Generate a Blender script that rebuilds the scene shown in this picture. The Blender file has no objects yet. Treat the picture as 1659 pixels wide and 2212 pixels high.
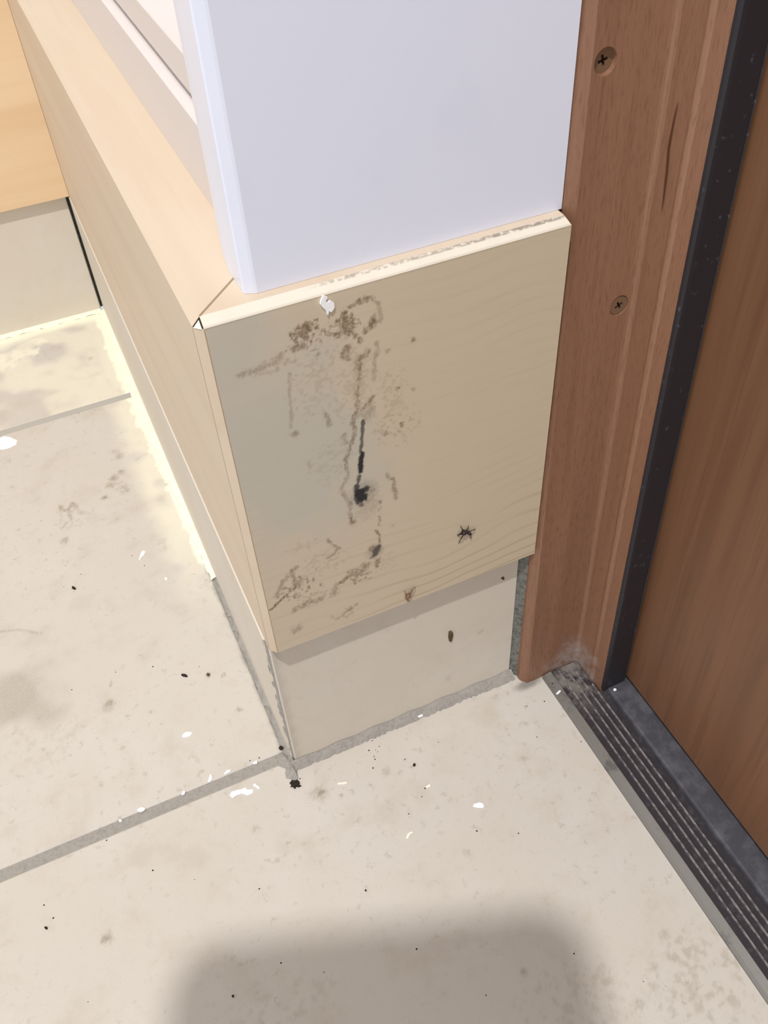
import bpy, bmesh, math, random
import numpy as np
from mathutils import Vector, Matrix

# ---------------------------------------------------------------- camera, light, exposure
U = 0.0018                                   # one drawing unit (about 1.8 mm) in metres
sc = bpy.context.scene
COL = sc.collection
RC = np.array([[0.9112991973653941, -0.4087549697952051, -0.049529259521830946],
               [-0.32407318594451195, -0.6378478813673154, -0.6986606117312089],
               [0.25398886399374615, 0.6527399596321448, -0.7137367876634271]])
CAM = np.array([-20.188723, -138.231528, 251.001250])
FPX = 1937.0627

cd = bpy.data.cameras.new('camera')
cam = bpy.data.objects.new('camera', cd)
COL.objects.link(cam)
cd.sensor_fit = 'HORIZONTAL'
cd.sensor_width = 36.0
cd.lens = FPX / 1659 * 36
cd.clip_start = 0.005
m = Matrix(((RC[0][0], -RC[1][0], -RC[2][0], CAM[0]*U),
            (RC[0][1], -RC[1][1], -RC[2][1], CAM[1]*U),
            (RC[0][2], -RC[1][2], -RC[2][2], CAM[2]*U), (0, 0, 0, 1)))
cam.matrix_world = m
sc.camera = cam

sc.view_settings.view_transform = 'Standard'
sc.view_settings.look = 'None'
sc.view_settings.gamma = 1
sc.view_settings.use_curve_mapping = False
sc.view_settings.exposure = 0.0

w = bpy.data.worlds.new('room_light')
sc.world = w
w.use_nodes = True
w.node_tree.nodes['Background'].inputs[0].default_value = (0.985, 0.985, 1.0, 1)
w.node_tree.nodes['Background'].inputs[1].default_value = 0.72


def lamp(name, size, power, colour, loc, target, shape='DISK'):
    d = bpy.data.lights.new(name, 'AREA')
    d.shape = shape
    d.size = size
    d.energy = power
    d.color = colour
    o = bpy.data.objects.new(name, d)
    COL.objects.link(o)
    o.location = Vector(loc)
    o.rotation_euler = (Vector(target) - Vector(loc)).to_track_quat('-Z', 'Y').to_euler()
    return o


lamp('ceiling_spotlight', 0.045, 42.0, (1.0, 0.985, 0.955), (-0.50, -0.74, 2.40), (0.0, 0.0, 0.1))
lamp('front_fill', 1.3, 7.0, (0.93, 0.965, 1.0), (-0.35, -2.9, 1.25), (0.05, 0.0, 0.25), 'SQUARE')  # added cool fill from behind the camera, no such source seen
lamp('left_fill', 0.6, 6.0, (1.0, 0.97, 0.92), (-2.1, 0.15, 1.15), (-0.1, 0.25, 0.1), 'SQUARE')  # added fill to brighten left-facing sides, no such source seen

random.seed(4)
rng = np.random.RandomState(11)


# ---------------------------------------------------------------- helpers
def at(u, v, axis, val):
    """point where the line of sight of a photo pixel meets a plane of the scene"""
    d = RC.T @ np.array([(u - 829.5) / FPX, (v - 1106.) / FPX, 1.0])
    return CAM + (val - CAM[axis]) / d[axis] * d


def lin(c):
    return tuple(((x / 255) / 12.92 if x / 255 <= .04045 else ((x / 255 + .055) / 1.055) ** 2.4) for x in c)


TAB = rng.rand(256, 256)


def vnoise(x, y):
    xi = np.floor(x).astype(int); yi = np.floor(y).astype(int)
    fx = x - xi; fy = y - yi
    fx = fx*fx*(3-2*fx); fy = fy*fy*(3-2*fy)
    a = TAB[xi % 256, yi % 256]; b = TAB[(xi+1) % 256, yi % 256]
    c = TAB[xi % 256, (yi+1) % 256]; d = TAB[(xi+1) % 256, (yi+1) % 256]
    return (a*(1-fx)+b*fx)*(1-fy) + (c*(1-fx)+d*fx)*fy


def fbm(x, y, o=4):
    s = 0; a = .5; t = 0
    for i in range(o):
        s = s + a*vnoise(x*2**i+17.3*i, y*2**i+9.1*i); t += a; a *= .55
    return s/t


def sstep(a, b, x):
    t = np.clip((x-a)/(b-a), 0, 1)
    return t*t*(3-2*t)


def mesh_obj(name, verts, faces, mat, parent=None, smooth=False, attr=None):
    loc = np.zeros(3)
    if parent is not None:
        p = parent
        while p is not None:
            loc = loc + np.array(p.location) / U
            p = p.parent
    me = bpy.data.meshes.new(name)
    me.from_pydata([tuple((np.array(v) - loc) * U) for v in verts], [], faces)
    me.update()
    for mm in (mat if isinstance(mat, (list, tuple)) else [mat]):
        me.materials.append(mm)
    if smooth:
        me.polygons.foreach_set('use_smooth', [True]*len(me.polygons))
    if attr is not None:
        a = me.attributes.new('marks', 'FLOAT_COLOR', 'POINT')
        buf = np.ones((len(verts), 4), dtype=np.float32)
        buf[:, :3] = attr
        a.data.foreach_set('color', buf.ravel())
    o = bpy.data.objects.new(name, me)
    COL.objects.link(o)
    if parent is not None:
        o.parent = parent
    return o


def fix_normals(o):
    bm = bmesh.new(); bm.from_mesh(o.data)
    bmesh.ops.recalc_face_normals(bm, faces=bm.faces)
    bm.to_mesh(o.data); bm.free()
    return o


def thing(name, label, cat, loc, group=None, kind=None):
    o = bpy.data.objects.new(name, None)
    COL.objects.link(o)
    o.empty_display_size = .01
    o.location = Vector(loc) * U
    tag(o, label, cat, group, kind)
    return o


def tag(o, label=None, cat=None, group=None, kind=None):
    if label: o['label'] = label
    if cat: o['category'] = cat
    if group: o['group'] = group
    if kind: o['kind'] = kind
    return o


def box(x0, x1, y0, y1, z0, z1):
    v = [(x0, y0, z0), (x1, y0, z0), (x1, y1, z0), (x0, y1, z0), (x0, y0, z1), (x1, y0, z1), (x1, y1, z1), (x0, y1, z1)]
    f = [(3, 2, 1, 0), (4, 5, 6, 7), (0, 1, 5, 4), (1, 2, 6, 5), (2, 3, 7, 6), (3, 0, 4, 7)]
    return v, f


def bevel_box(name, x0, x1, y0, y1, z0, z1, r, mat, parent=None, seg=2):
    o = mesh_obj(name, *box(x0, x1, y0, y1, z0, z1), mat, parent)
    bm = bmesh.new(); bm.from_mesh(o.data)
    bmesh.ops.bevel(bm, geom=bm.edges[:], offset=r*U, segments=seg, affect='EDGES', profile=.5)
    bm.to_mesh(o.data); bm.free()
    return o


def sweep(profile, ts, place, closed=True, caps=True):
    """profile: list of 2-D points; place(p, t) -> xyz"""
    n = len(profile); v = []; f = []
    for t in ts:
        for p in profile: v.append(place(p, t))
    for k in range(len(ts)-1):
        for i in range(n if closed else n-1):
            j = (i+1) % n
            f.append((k*n+i, k*n+j, (k+1)*n+j, (k+1)*n+i))
    if caps and closed:
        f.append(tuple(range(n))[::-1]); f.append(tuple((len(ts)-1)*n+i for i in range(n)))
    return v, f


def grid_faces(nu, nv, off=0):
    f = []
    for j in range(nv-1):
        for i in range(nu-1):
            a = off+j*nu+i
            f.append((a, a+1, a+nu+1, a+nu))
    return f


# ---- marks: strokes and spots in surface millimetre coordinates
def stroke(A, B, pts, r, s, soft=.6, wob=.5, gap=.4):
    """strength (0..s) of a wobbly polyline mark of half-width r on points (A, B)"""
    out = np.zeros(A.shape)
    P = np.array(pts)
    pad = r*3+wob*2
    sel = (A > P[:, 0].min()-pad) & (A < P[:, 0].max()+pad) & (B > P[:, 1].min()-pad) & (B < P[:, 1].max()+pad)
    if not sel.any(): return out
    a = A[sel]; b = B[sel]
    a = a + (fbm(a*1.1+5, b*1.1, 3)-.5)*2*wob; b = b + (fbm(a*1.1, b*1.1+31, 3)-.5)*2*wob
    d = np.full(a.shape, 1e9)
    if len(P) == 1:
        d = np.hypot(a-P[0, 0], b-P[0, 1])
    for k in range(len(P)-1):
        p = P[k]; q = P[k+1]; e = q-p; L = e@e+1e-9
        t = np.clip(((a-p[0])*e[0]+(b-p[1])*e[1])/L, 0, 1)
        d = np.minimum(d, np.hypot(a-p[0]-t*e[0], b-p[1]-t*e[1]))
    nz = fbm(a*1.7+3, b*1.7+8, 3)
    d = d+(nz-.5)*r*(1.5 if gap < .9 else .8)
    brk = np.clip(gap+2.2*(fbm(a*2.6+40, b*1.3+2, 3)-.28), gap, 1.)
    out[sel] = s*brk*(1-sstep(r*(1-soft), r*(1+soft), d))
    return out


def cluster(A, B, c, ra, rb, s, freq=.9, thr=.52, wid=.14):
    out = np.zeros(A.shape)
    sel = (abs(A-c[0]) < ra*1.5) & (abs(B-c[1]) < rb*1.5)
    if not sel.any(): return out
    a = A[sel]; b = B[sel]
    env = 1-sstep(.35, 1.15, np.hypot((a-c[0])/ra, (b-c[1])/rb))
    n = fbm(a*freq+c[0], b*freq+c[1], 4)
    out[sel] = s*sstep(thr, thr+wid, n*(.55+.55*env))*sstep(0, .3, env)
    return out


# ---------------------------------------------------------------- materials
class NT:
    def __init__(self, name, rough=.5, spec=.5):
        self.m = bpy.data.materials.new(name)
        self.m.use_nodes = True
        self.t = self.m.node_tree
        self.b = self.t.nodes['Principled BSDF']
        self.b.inputs['Roughness'].default_value = rough
        self.b.inputs['Specular IOR Level'].default_value = spec
        self.tc = self.t.nodes.new('ShaderNodeNewGeometry').outputs['Position']

    def n(self, kind, **kw):
        x = self.t.nodes.new(kind)
        for k, v in kw.items(): setattr(x, k, v)
        return x

    def link(self, a, b): self.t.links.new(a, b)

    def scale(self, s, loc=(0, 0, 0)):
        mp = self.n('ShaderNodeMapping')
        mp.inputs['Scale'].default_value = s
        mp.inputs['Location'].default_value = loc
        self.link(self.tc, mp.inputs['Vector'])
        return mp.outputs[0]

    def noise(self, scale, detail=4, rough=.6, vec=None, dist=0, s3=None, loc=(0, 0, 0)):
        x = self.n('ShaderNodeTexNoise')
        x.inputs['Scale'].default_value = scale
        x.inputs['Detail'].default_value = detail
        x.inputs['Roughness'].default_value = rough
        x.inputs['Distortion'].default_value = dist
        if s3 is not None: vec = self.scale(s3, loc)
        self.link(vec if vec is not None else self.tc, x.inputs['Vector'])
        return x.outputs['Fac']

    def rng(self, a, x0, x1, y0=0., y1=1.):
        r = self.n('ShaderNodeMapRange')
        r.interpolation_type = 'SMOOTHSTEP'
        for i, v in enumerate((x0, x1, y0, y1)): r.inputs[i+1].default_value = v
        self.link(a, r.inputs[0])
        return r.outputs[0]

    def mul(self, a, b, op='MULTIPLY'):
        x = self.n('ShaderNodeMath', operation=op)
        for i, v in enumerate((a, b)):
            if isinstance(v, (int, float)): x.inputs[i].default_value = v
            else: self.link(v, x.inputs[i])
        return x.outputs[0]

    def mix(self, fac, a, b):
        x = self.n('ShaderNodeMix', data_type='RGBA')
        for i, v in ((0, fac), (6, a), (7, b)):
            if isinstance(v, (int, float)): x.inputs[i].default_value = v
            elif isinstance(v, tuple): x.inputs[i].default_value = lin(v)+(1,)
            else: self.link(v, x.inputs[i])
        return x.outputs[2]

    def col(self, c):
        if isinstance(c, tuple): self.b.inputs['Base Color'].default_value = lin(c)+(1,)
        else: self.link(c, self.b.inputs['Base Color'])
        return self

    def bump(self, h, dist, strength=1.0):
        x = self.n('ShaderNodeBump')
        x.inputs['Distance'].default_value = dist
        x.inputs['Strength'].default_value = strength
        self.link(h, x.inputs['Height'])
        self.link(x.outputs[0], self.b.inputs['Normal'])
        return self

    def marks(self):
        a = self.n('ShaderNodeAttribute', attribute_name='marks')
        s = self.n('ShaderNodeSeparateColor')
        self.link(a.outputs['Color'], s.inputs[0])
        return s.outputs


def wood(name, base, dark, light, axis, rough=.5, grain=1.0, fine=1.0, spec=.4):
    """axis: direction of the grain, 0/1/2; returns NT and colour socket"""
    k = NT(name, rough, spec)
    s = [1, 1, 1]; s[axis] = .06
    big = k.noise(34, 3, .5, s3=tuple(s), dist=.6)
    s2 = [1, 1, 1]; s2[axis] = .025
    fin = k.noise(420, 3, .6, s3=tuple(s2))
    c = k.mix(k.mul(k.rng(big, .35, .75), .55*grain), base, dark)
    c = k.mix(k.mul(k.rng(fin, .45, .75), .30*fine), c, dark)
    c = k.mix(k.mul(k.rng(k.noise(9, 2, .5, s3=tuple(s)), .5, .8), .35*grain), c, light)
    k.col(c)
    k.bump(fin, .00012, .3)
    return k, c


# maple of the plinth, with stains from the 'marks' attribute
def maple_front():
    k = NT('stained_maple', .52, .35)
    # annual-ring lines: bands in z bent by slow noise, stronger to the lower right
    sep = k.n('ShaderNodeSeparateXYZ'); k.link(k.tc, sep.inputs[0])
    warp = k.noise(7, 2, .5, s3=(1, 1, 1.4))
    zz = k.mul(k.mul(sep.outputs[2], 1.0, 'MULTIPLY'), k.mul(warp, .05), 'ADD')
    tilt = k.mul(k.mul(sep.outputs[0], -.05), zz, 'ADD')
    sn = k.mul(k.mul(tilt, 900.), 0., 'ADD')
    sx = k.n('ShaderNodeMath', operation='SINE'); k.link(sn, sx.inputs[0])
    line = k.rng(sx.outputs[0], .55, 1.0)
    low = k.rng(sep.outputs[2], .215, .125)
    right = k.rng(sep.outputs[0], .02, .09)
    patch = k.rng(k.noise(22, 3, .6, s3=(.35, 1, 1)), .38, .62)
    amt = k.mul(k.mul(k.mul(low, right), .34), .10, 'ADD')
    c = k.mix(k.mul(k.mul(line, patch), amt), (203, 188, 167), (150, 126, 98))
    fin = k.noise(500, 3, .6, s3=(.03, 1, 1))
    c = k.mix(k.mul(k.rng(fin, .45, .8), .14), c, (168, 148, 122))
    c = k.mix(k.mul(k.rng(k.noise(14, 3, .5), .45, .7), .25), c, (205, 187, 170))
    c = k.mix(k.mul(right, .30), c, (203, 186, 154))
    o = k.marks()
    sp = k.noise(900, 3, .7)
    c = k.mix(o[2], c, (187, 184, 172))
    c = k.mix(k.mul(o[0], k.rng(sp, .25, .55, .45, 1.0)), c, (112, 88, 60))
    c = k.mix(k.mul(o[1], k.rng(sp, .2, .45, .8, 1.0)), c, (38, 37, 40))
    k.col(c); k.bump(fin, .0001, .3)
    return k.m


def tile_mat(name, base, dark, light, cream=(254, 250, 224), fl=1.):
    k = NT(name, .55, .3)
    n1 = k.noise(11, 5, .62)
    n2 = k.noise(38, 5, .65, loc=(3, 1, 2), s3=(1, 1, 1))
    n3 = k.noise(170, 4, .7)
    c = k.mix(k.mul(k.rng(n1, .42, .68), .6), base, light)
    c = k.mix(k.mul(k.rng(n2, .48, .72), .40), c, dark)
    c = k.mix(k.mul(k.mul(k.rng(n3, .56, .70), k.rng(n1, .35, .6)), .42*fl), c, (152, 140, 122))
    c = k.mix(k.mul(k.rng(k.noise(900, 3, .7), .60, .72), .30*fl), c, (140, 130, 114))
    o = k.marks()
    sp = k.noise(600, 3, .7)
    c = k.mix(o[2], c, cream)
    c = k.mix(k.mul(o[0], k.rng(sp, .2, .6, .5, 1.)), c, (134, 120, 98))
    c = k.mix(o[1], c, (48, 44, 40))
    k.col(c)
    k.bump(n3, .0002, .25)
    return k.m


M_MAPLE_F = maple_front()
kk, c = wood('maple_side', (208, 191, 170), (196, 171, 146), (214, 201, 185), 1, .5, .8, .5); M_MAPLE_S = kk.m
kk, c = wood('maple_far', (232, 204, 168), (214, 178, 136), (240, 215, 182), 0, .45, 1.0, .4); M_MAPLE_X = kk.m
kk, c = wood('pale_maple', (240, 232, 214), (222, 208, 184), (246, 240, 228), 0, .55, .4, .4); M_MAPLE_C = kk.m
M_CRACK = NT('dark_crack', .9, .1).col((52, 42, 36)).m

kk = NT('white_lacquer', .34, .45)
kk.col(kk.mix(kk.mul(kk.rng(kk.noise(26, 4, .6), .55, .75), .16), (226, 230, 246), (210, 215, 232)))
kk.bump(kk.noise(700, 2, .5), .00004, .2)
M_WHITE = kk.m
kk = NT('white_door_paint', .42, .4); kk.col((216, 208, 206)); M_WHITE2 = kk.m

# brown stained door frame: grain along z, pale worn scuffs, dust in the low inner corner
kk, c = wood('brown_stained_frame', (142, 104, 82), (112, 77, 57), (154, 116, 92), 2, .42, 1.2, 1.5)
c = kk.mix(kk.mul(kk.rng(kk.noise(1400, 2, .6, s3=(1, 1, .12)), .5, .7), .35), c, (98, 62, 44))
c = kk.mix(kk.mul(kk.rng(kk.noise(60, 4, .7, s3=(1, 1, .25)), .66, .80), .45), c, (170, 132, 114))
vm = kk.n('ShaderNodeVectorMath', operation='DISTANCE')
mp = kk.scale((1, 1, .75))
kk.link(mp, vm.inputs[0]); vm.inputs[1].default_value = (96.5*U, -2.5*U, 1*U)
du = kk.mul(kk.rng(kk.mul(vm.outputs['Value'], kk.mul(kk.noise(70, 4, .7), .030), 'ADD'), .038, .022), kk.rng(kk.noise(200, 4, .75), .30, .56))
c = kk.mix(kk.mul(du, .95), c, (158, 144, 138)); kk.col(c)
M_FRAME = kk.m
kk, c = wood('brown_door_leaf', (122, 86, 62), (90, 58, 40), (140, 100, 72), 2, .45, 1.2, 1.5); M_DOOR = kk.m
M_SCREW = NT('brown_painted_screw', .38, .5).col((120, 92, 70)).m
kk = NT('black_rubber', .45, .4)
kk.col(kk.mix(kk.rng(kk.noise(300, 3, .6), .62, .75), (40, 37, 42), (74, 74, 82))); M_BLACK = kk.m
kk = NT('dusty_black_rubber', .6, .3)
dv = kk.n('ShaderNodeVectorMath', operation='DISTANCE'); kk.link(kk.tc, dv.inputs[0]); dv.inputs[1].default_value = (91*U, -2*U, 2*U)
kk.col(kk.mix(kk.mul(kk.rng(dv.outputs['Value'], .04, .008), kk.rng(kk.noise(120, 4, .7), .35, .62)), kk.mix(kk.rng(kk.noise(240, 4, .7), .5, .75), (50, 46, 50), (72, 68, 72)), (122, 116, 110)))
M_MAT = kk.m
kk = NT('worn_rib', .5, .4); kk.col(kk.mix(kk.rng(kk.noise(300, 3, .6), .4, .62), (140, 134, 134), (92, 88, 90))); M_RIB = kk.m
kk = NT('dusty_sill', .6, .35); kk.col(kk.mix(kk.rng(kk.noise(90, 5, .7), .42, .7), (66, 65, 72), (88, 87, 94))); M_SILL = kk.m
kk = NT('worn_aluminium', .42, .5)
kk.b.inputs['Metallic'].default_value = .25
kk.col(kk.mix(kk.rng(kk.noise(55, 5, .7), .55, .72), (116, 113, 109), (84, 81, 78))); M_ALU = kk.m
kk = NT('grey_grout', .85, .2)
g1 = kk.noise(500, 4, .7)
kk.col(kk.mix(kk.rng(g1, .4, .7), (158, 153, 147), (144, 139, 134))); kk.bump(g1, .0006, .6); M_GROUT = kk.m
kk = NT('dark_grout', .8, .3)
g1 = kk.noise(420, 4, .7)
kk.col(kk.mix(kk.rng(g1, .4, .7), (124, 124, 118), (84, 86, 82))); kk.bump(g1, .001, .8); M_GROUT_D = kk.m
kk = NT('cream_strip', .8, .2)
g1 = kk.noise(400, 4, .7); kk.col(kk.mix(kk.rng(g1, .4, .7), (252, 248, 224), (238, 232, 206))); kk.bump(g1, .0006, .6); M_CREAM = kk.m
M_GROUT_P = NT('pale_grout', .8, .2).col((176, 172, 165)).m
M_TILE = tile_mat('beige_floor_tile', (198, 191, 182), (181, 170, 156), (202, 197, 191))
M_TILE_W = tile_mat('beige_skirting_tile', (210, 201, 188), (203, 193, 179), (213, 207, 199), fl=.25)
M_PAINT = NT('white_paint_flake', .5, .4).col((246, 246, 248)).m
M_PAINT2 = NT('cream_paint_flake', .5, .4).col((244, 238, 222)).m
M_DIRT = NT('black_dirt', .9, .2).col((46, 40, 34)).m
M_DIRT2 = NT('brown_dirt', .9, .2).col((92, 76, 56)).m
M_BUG = NT('dark_insect', .5, .4).col((52, 36, 32)).m
M_BUG2 = NT('pale_brown_insect', .6, .3).col((122, 96, 72)).m
M_CRACKB = NT('brown_crack', .8, .2).col((92, 56, 38)).m
M_SLOT = NT('dark_slot', .8, .2).col((74, 54, 42)).m
M_WALL = NT('plain_wall_paint', .7, .3).col((226, 222, 214)).m
M_PLATE = NT('dark_plate', .4, .5).col((60, 60, 64)).m

Z0, Z2, CH = 63.0, 163.0, 1.7               # plinth boards: bottom, top, bevel

# ---------------------------------------------------------------- the setting: floor
floor = mesh_obj('floor', *box(-332, 560, -420, 292, -12, -.3), M_GROUT)
tag(floor, 'floor of large beige tiles with grey grout joints', None, None, 'structure')
YF = 6.3


def floor_marks(X, Y):
    R = np.zeros(X.shape); K = np.zeros(X.shape); C = np.zeros(X.shape)

    def p(u, v): return at(u, v, 2, 0)[:2]
    # brown spotting on the tile beside the plinth
    for u, v, ru, s in [(245, 1032, 1.6, .75), (262, 1020, 1.4, .7), (268, 1052, 1.3, .5), (275, 1060, 1.2, .5), (238, 1048, 1.6, .6), (226, 1074, 1.2, .8),
                        (258, 984, 1.8, .45), (248, 976, 1.8, .35), (131, 1100, 1., .6), (140, 1167, 1.3, .7), (60, 985, 1., .25), (18, 995, 1.5, .25),
                        (237, 1520, 1.2, .8), (232, 1528, 1.6, .35), (516, 1533, .8, .7), (350, 1170, 1.8, .25), (355, 1185, 1.6, .3),
                        (285, 780, 1.2, .3), (325, 1537, .5, .6), (483, 1458, .9, .6), (450, 1458, .7, .9), (195, 775, 1.2, .4),
                        (230, 2027, 1.5, .75), (690, 1711, 1.4, .8), (676, 1716, 1.6, .35), (700, 1722, 1.5, .3), (737, 1718, .6, .6), (835, 1667, 1.2, .35),
                        (551, 1789, .9, .4), (1010, 1841, 1.0, .35), (1130, 2100, 1., .5), (1435, 2020, 1.2, .4), (1380, 2170, 1.3, .4), (1310, 2120, 1., .4)]:
        R = np.maximum(R, stroke(X, Y, [p(u, v)], ru*1.0, s, .7, .7))
    R = np.maximum(R, stroke(X, Y, [p(130, 1094), p(140, 1103), p(150, 1098), p(155, 1086), p(166, 1097)], .7, .62, .6, .6))
    R = np.maximum(R, stroke(X, Y, [p(148, 1104), p(155, 1122)], .7, .55, .6, .6))
    R = np.maximum(R, stroke(X, Y, [p(135, 1140), p(142, 1130)], .7, .4, .6, .6))
    for (u, v), ra, rb, s in [((152, 1115), 9, 11, .45), ((260, 1045), 7, 10, .5), ((1520, 2120), 22, 20, .55), ((1250, 2180), 24, 18, .4), ((600, 2180), 26, 10, .35),
                              ((690, 1712), 5, 3, .6), ((1400, 1700), 10, 20, .2), ((90, 1580), 18, 20, .28)]:
        R = np.maximum(R, cluster(X, Y, p(u, v), ra, rb, s*.6, .7, .50, .3))
    # broad brownish bloom on the left tile
    c = p(45, 1510)
    n = fbm(X*.09, Y*.09, 3)
    R = np.maximum(R, .38*(1-sstep(.3, 1.0, np.hypot((X-c[0])/18, (Y-c[1])/17)+(n-.5)*.9)))
    c = p(60, 700); R = np.maximum(R, .12*(1-sstep(.3, 1.0, np.hypot((X-c[0])/20, (Y-c[1])/16))))
    # dark scratch marks
    K = np.maximum(K, stroke(X, Y, [p(0, 1365), p(40, 1360), p(90, 1368)], .45, .25, .6, .3))
    K = np.maximum(K, stroke(X, Y, [p(240, 1470), p(240, 1482)], .35, .35, .6, .2))
    # pale cream tint along the plinth and at the far end, ragged edge
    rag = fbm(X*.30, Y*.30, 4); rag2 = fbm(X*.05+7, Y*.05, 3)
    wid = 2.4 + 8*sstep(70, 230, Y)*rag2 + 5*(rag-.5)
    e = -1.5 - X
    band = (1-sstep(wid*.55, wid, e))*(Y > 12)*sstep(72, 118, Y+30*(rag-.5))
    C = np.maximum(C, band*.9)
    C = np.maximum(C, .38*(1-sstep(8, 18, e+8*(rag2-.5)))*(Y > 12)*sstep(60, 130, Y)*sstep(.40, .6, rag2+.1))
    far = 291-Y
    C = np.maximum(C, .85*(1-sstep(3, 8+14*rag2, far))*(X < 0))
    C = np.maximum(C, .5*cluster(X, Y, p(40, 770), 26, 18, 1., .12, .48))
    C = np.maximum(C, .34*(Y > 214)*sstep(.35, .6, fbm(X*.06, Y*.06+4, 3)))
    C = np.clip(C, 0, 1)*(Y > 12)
    # dirt line along the skirting near the corner and along the frame foot
    K = np.maximum(K, .38*(1-sstep(.3, 1.8, e+2.2*(rag-.5)))*(Y > 10)*(1-sstep(75, 115, Y)))
    d = np.hypot((X-79)/8, (Y+1.6)/2.2)
    K = np.maximum(K, .55*(1-sstep(.3, 1.1, d+.6*(rag-.5)))*(Y < 5))
    return np.stack([R, K, C], 1)


def floor_tile(x0, x1, y0, y1, step, dz=0.):
    nu = max(2, int((x1-x0)/step)+1); nv = max(2, int((y1-y0)/step)+1)
    b = .5
    xs = np.linspace(x0+b, x1-b, nu); ys = np.linspace(y0+b, y1-b, nv)
    X, Y = np.meshgrid(xs, ys); X = X.ravel(); Y = Y.ravel()
    v = np.stack([X, Y, np.full(X.shape, dz)], 1)
    ring = [j for j in range(nu)] + [k*nu+nu-1 for k in range(1, nv)] + [(nv-1)*nu+i for i in range(nu-2, -1, -1)] + [k*nu for k in range(nv-2, 0, -1)]
    f = grid_faces(nu, nv)
    low = []
    base = len(v)
    ex = v[ring].copy()
    ex[:, 0] = np.where(ex[:, 0] < x0+b+1e-6, x0, np.where(ex[:, 0] > x1-b-1e-6, x1, ex[:, 0]))
    ex[:, 1] = np.where(ex[:, 1] < y0+b+1e-6, y0, np.where(ex[:, 1] > y1-b-1e-6, y1, ex[:, 1]))
    ex[:, 2] = dz-.35
    ex2 = ex.copy(); ex2[:, 2] = -2
    v = np.concatenate([v, ex, ex2]); n = len(ring)
    for i in range(n):
        j = (i+1) % n
        f.append((ring[j], ring[i], base+i, base+j))
        f.append((base+j, base+i, base+n+i, base+n+j))
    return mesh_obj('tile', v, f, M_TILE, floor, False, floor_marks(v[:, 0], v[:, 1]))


j = mesh_obj('grout_joint', *box(-124, -1.8, 211, 215.2, -2, -.1), M_GROUT_P, floor)
tag(j, 'pale grout joint')
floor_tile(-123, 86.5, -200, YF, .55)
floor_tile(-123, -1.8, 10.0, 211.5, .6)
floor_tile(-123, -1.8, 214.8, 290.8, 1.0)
floor_tile(-330, -126.5, -200, YF, 8)
floor_tile(-330, -126.5, 10.0, 211.5, 8)
floor_tile(-330, -126.5, 214.8, 290.8, 8)
floor_tile(-123, 86.5, -410, -203.5, 8)
floor_tile(-330, -126.5, -410, -203.5, 8)

# ---------------------------------------------------------------- walls and skirting tiles
tag(mesh_obj('wall_right', *box(79.5, 114, 8.5, 300, -.5, 1260), M_WALL), 'wall behind the white cabinet that carries the brown door frame', None, None, 'structure')
tag(mesh_obj('wall_far', *box(-332, 79, 299, 312, -.5, 1260), M_WALL), 'wall at the far end of the left floor strip', None, None, 'structure')


def plane_tile(name, parent, axis, val, depth, a0, a1, z0, z1, step, marks):
    """upright tile; axis 1 = faces -Y, axis 0 = faces -X"""
    nu = max(2, int((a1-a0)/step)+1); nv = max(2, int((z1-z0)/step)+1)
    A, Z = np.meshgrid(np.linspace(a0+.4, a1-.4, nu), np.linspace(z0+.4, z1-.4, nv)); A = A.ravel(); Z = Z.ravel()
    pos = (lambda a, z, d: (a, val+d, z)) if axis == 1 else (lambda a, z, d: (val+d, a, z))
    v = [pos(a, z, 0) for a, z in zip(A, Z)]
    at_ = list(marks(A, Z))
    b = len(v)
    for a, z in ((a0, z0), (a1, z0), (a1, z1), (a0, z1)): v.append(pos(a, z, .5)); at_.append((0, 0, 0))
    for a, z in ((a0, z0), (a1, z0), (a1, z1), (a0, z1)): v.append(pos(a, z, depth)); at_.append((0, 0, 0))
    f = grid_faces(nu, nv)
    bot = list(range(nu)); top = [(nv-1)*nu+i for i in range(nu)]; lef = [k*nu for k in range(nv)]; rig = [k*nu+nu-1 for k in range(nv)]
    f += [tuple(bot[::-1]+[b, b+1]), tuple(rig[::-1]+[b+1, b+2]), tuple(top+[b+2, b+3]), tuple(lef+[b+3, b])]
    for i in range(4): f.append((b+i, b+(i+1) % 4, b+4+(i+1) % 4, b+4+i))
    return fix_normals(mesh_obj(name, v, f, M_TILE_W, parent, False, np.array(at_)))


def front_marks(A, Z):
    R = np.zeros(A.shape); K = R.copy(); C = R.copy()

    def p(u, v):
        q = at(u, v, 1, 4.4); return (q[0], q[2])
    for u, v, r, s in [(1038, 1228, .8, .5), (1038, 1366, .8, .3), (970, 1465, 1., .25), (765, 1430, .8, .25)]:
        R = np.maximum(R, stroke(A, Z, [p(u, v)], r, s))
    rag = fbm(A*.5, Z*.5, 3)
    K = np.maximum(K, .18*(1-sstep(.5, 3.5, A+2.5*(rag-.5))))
    return np.stack([R, K, C], 1)


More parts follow.
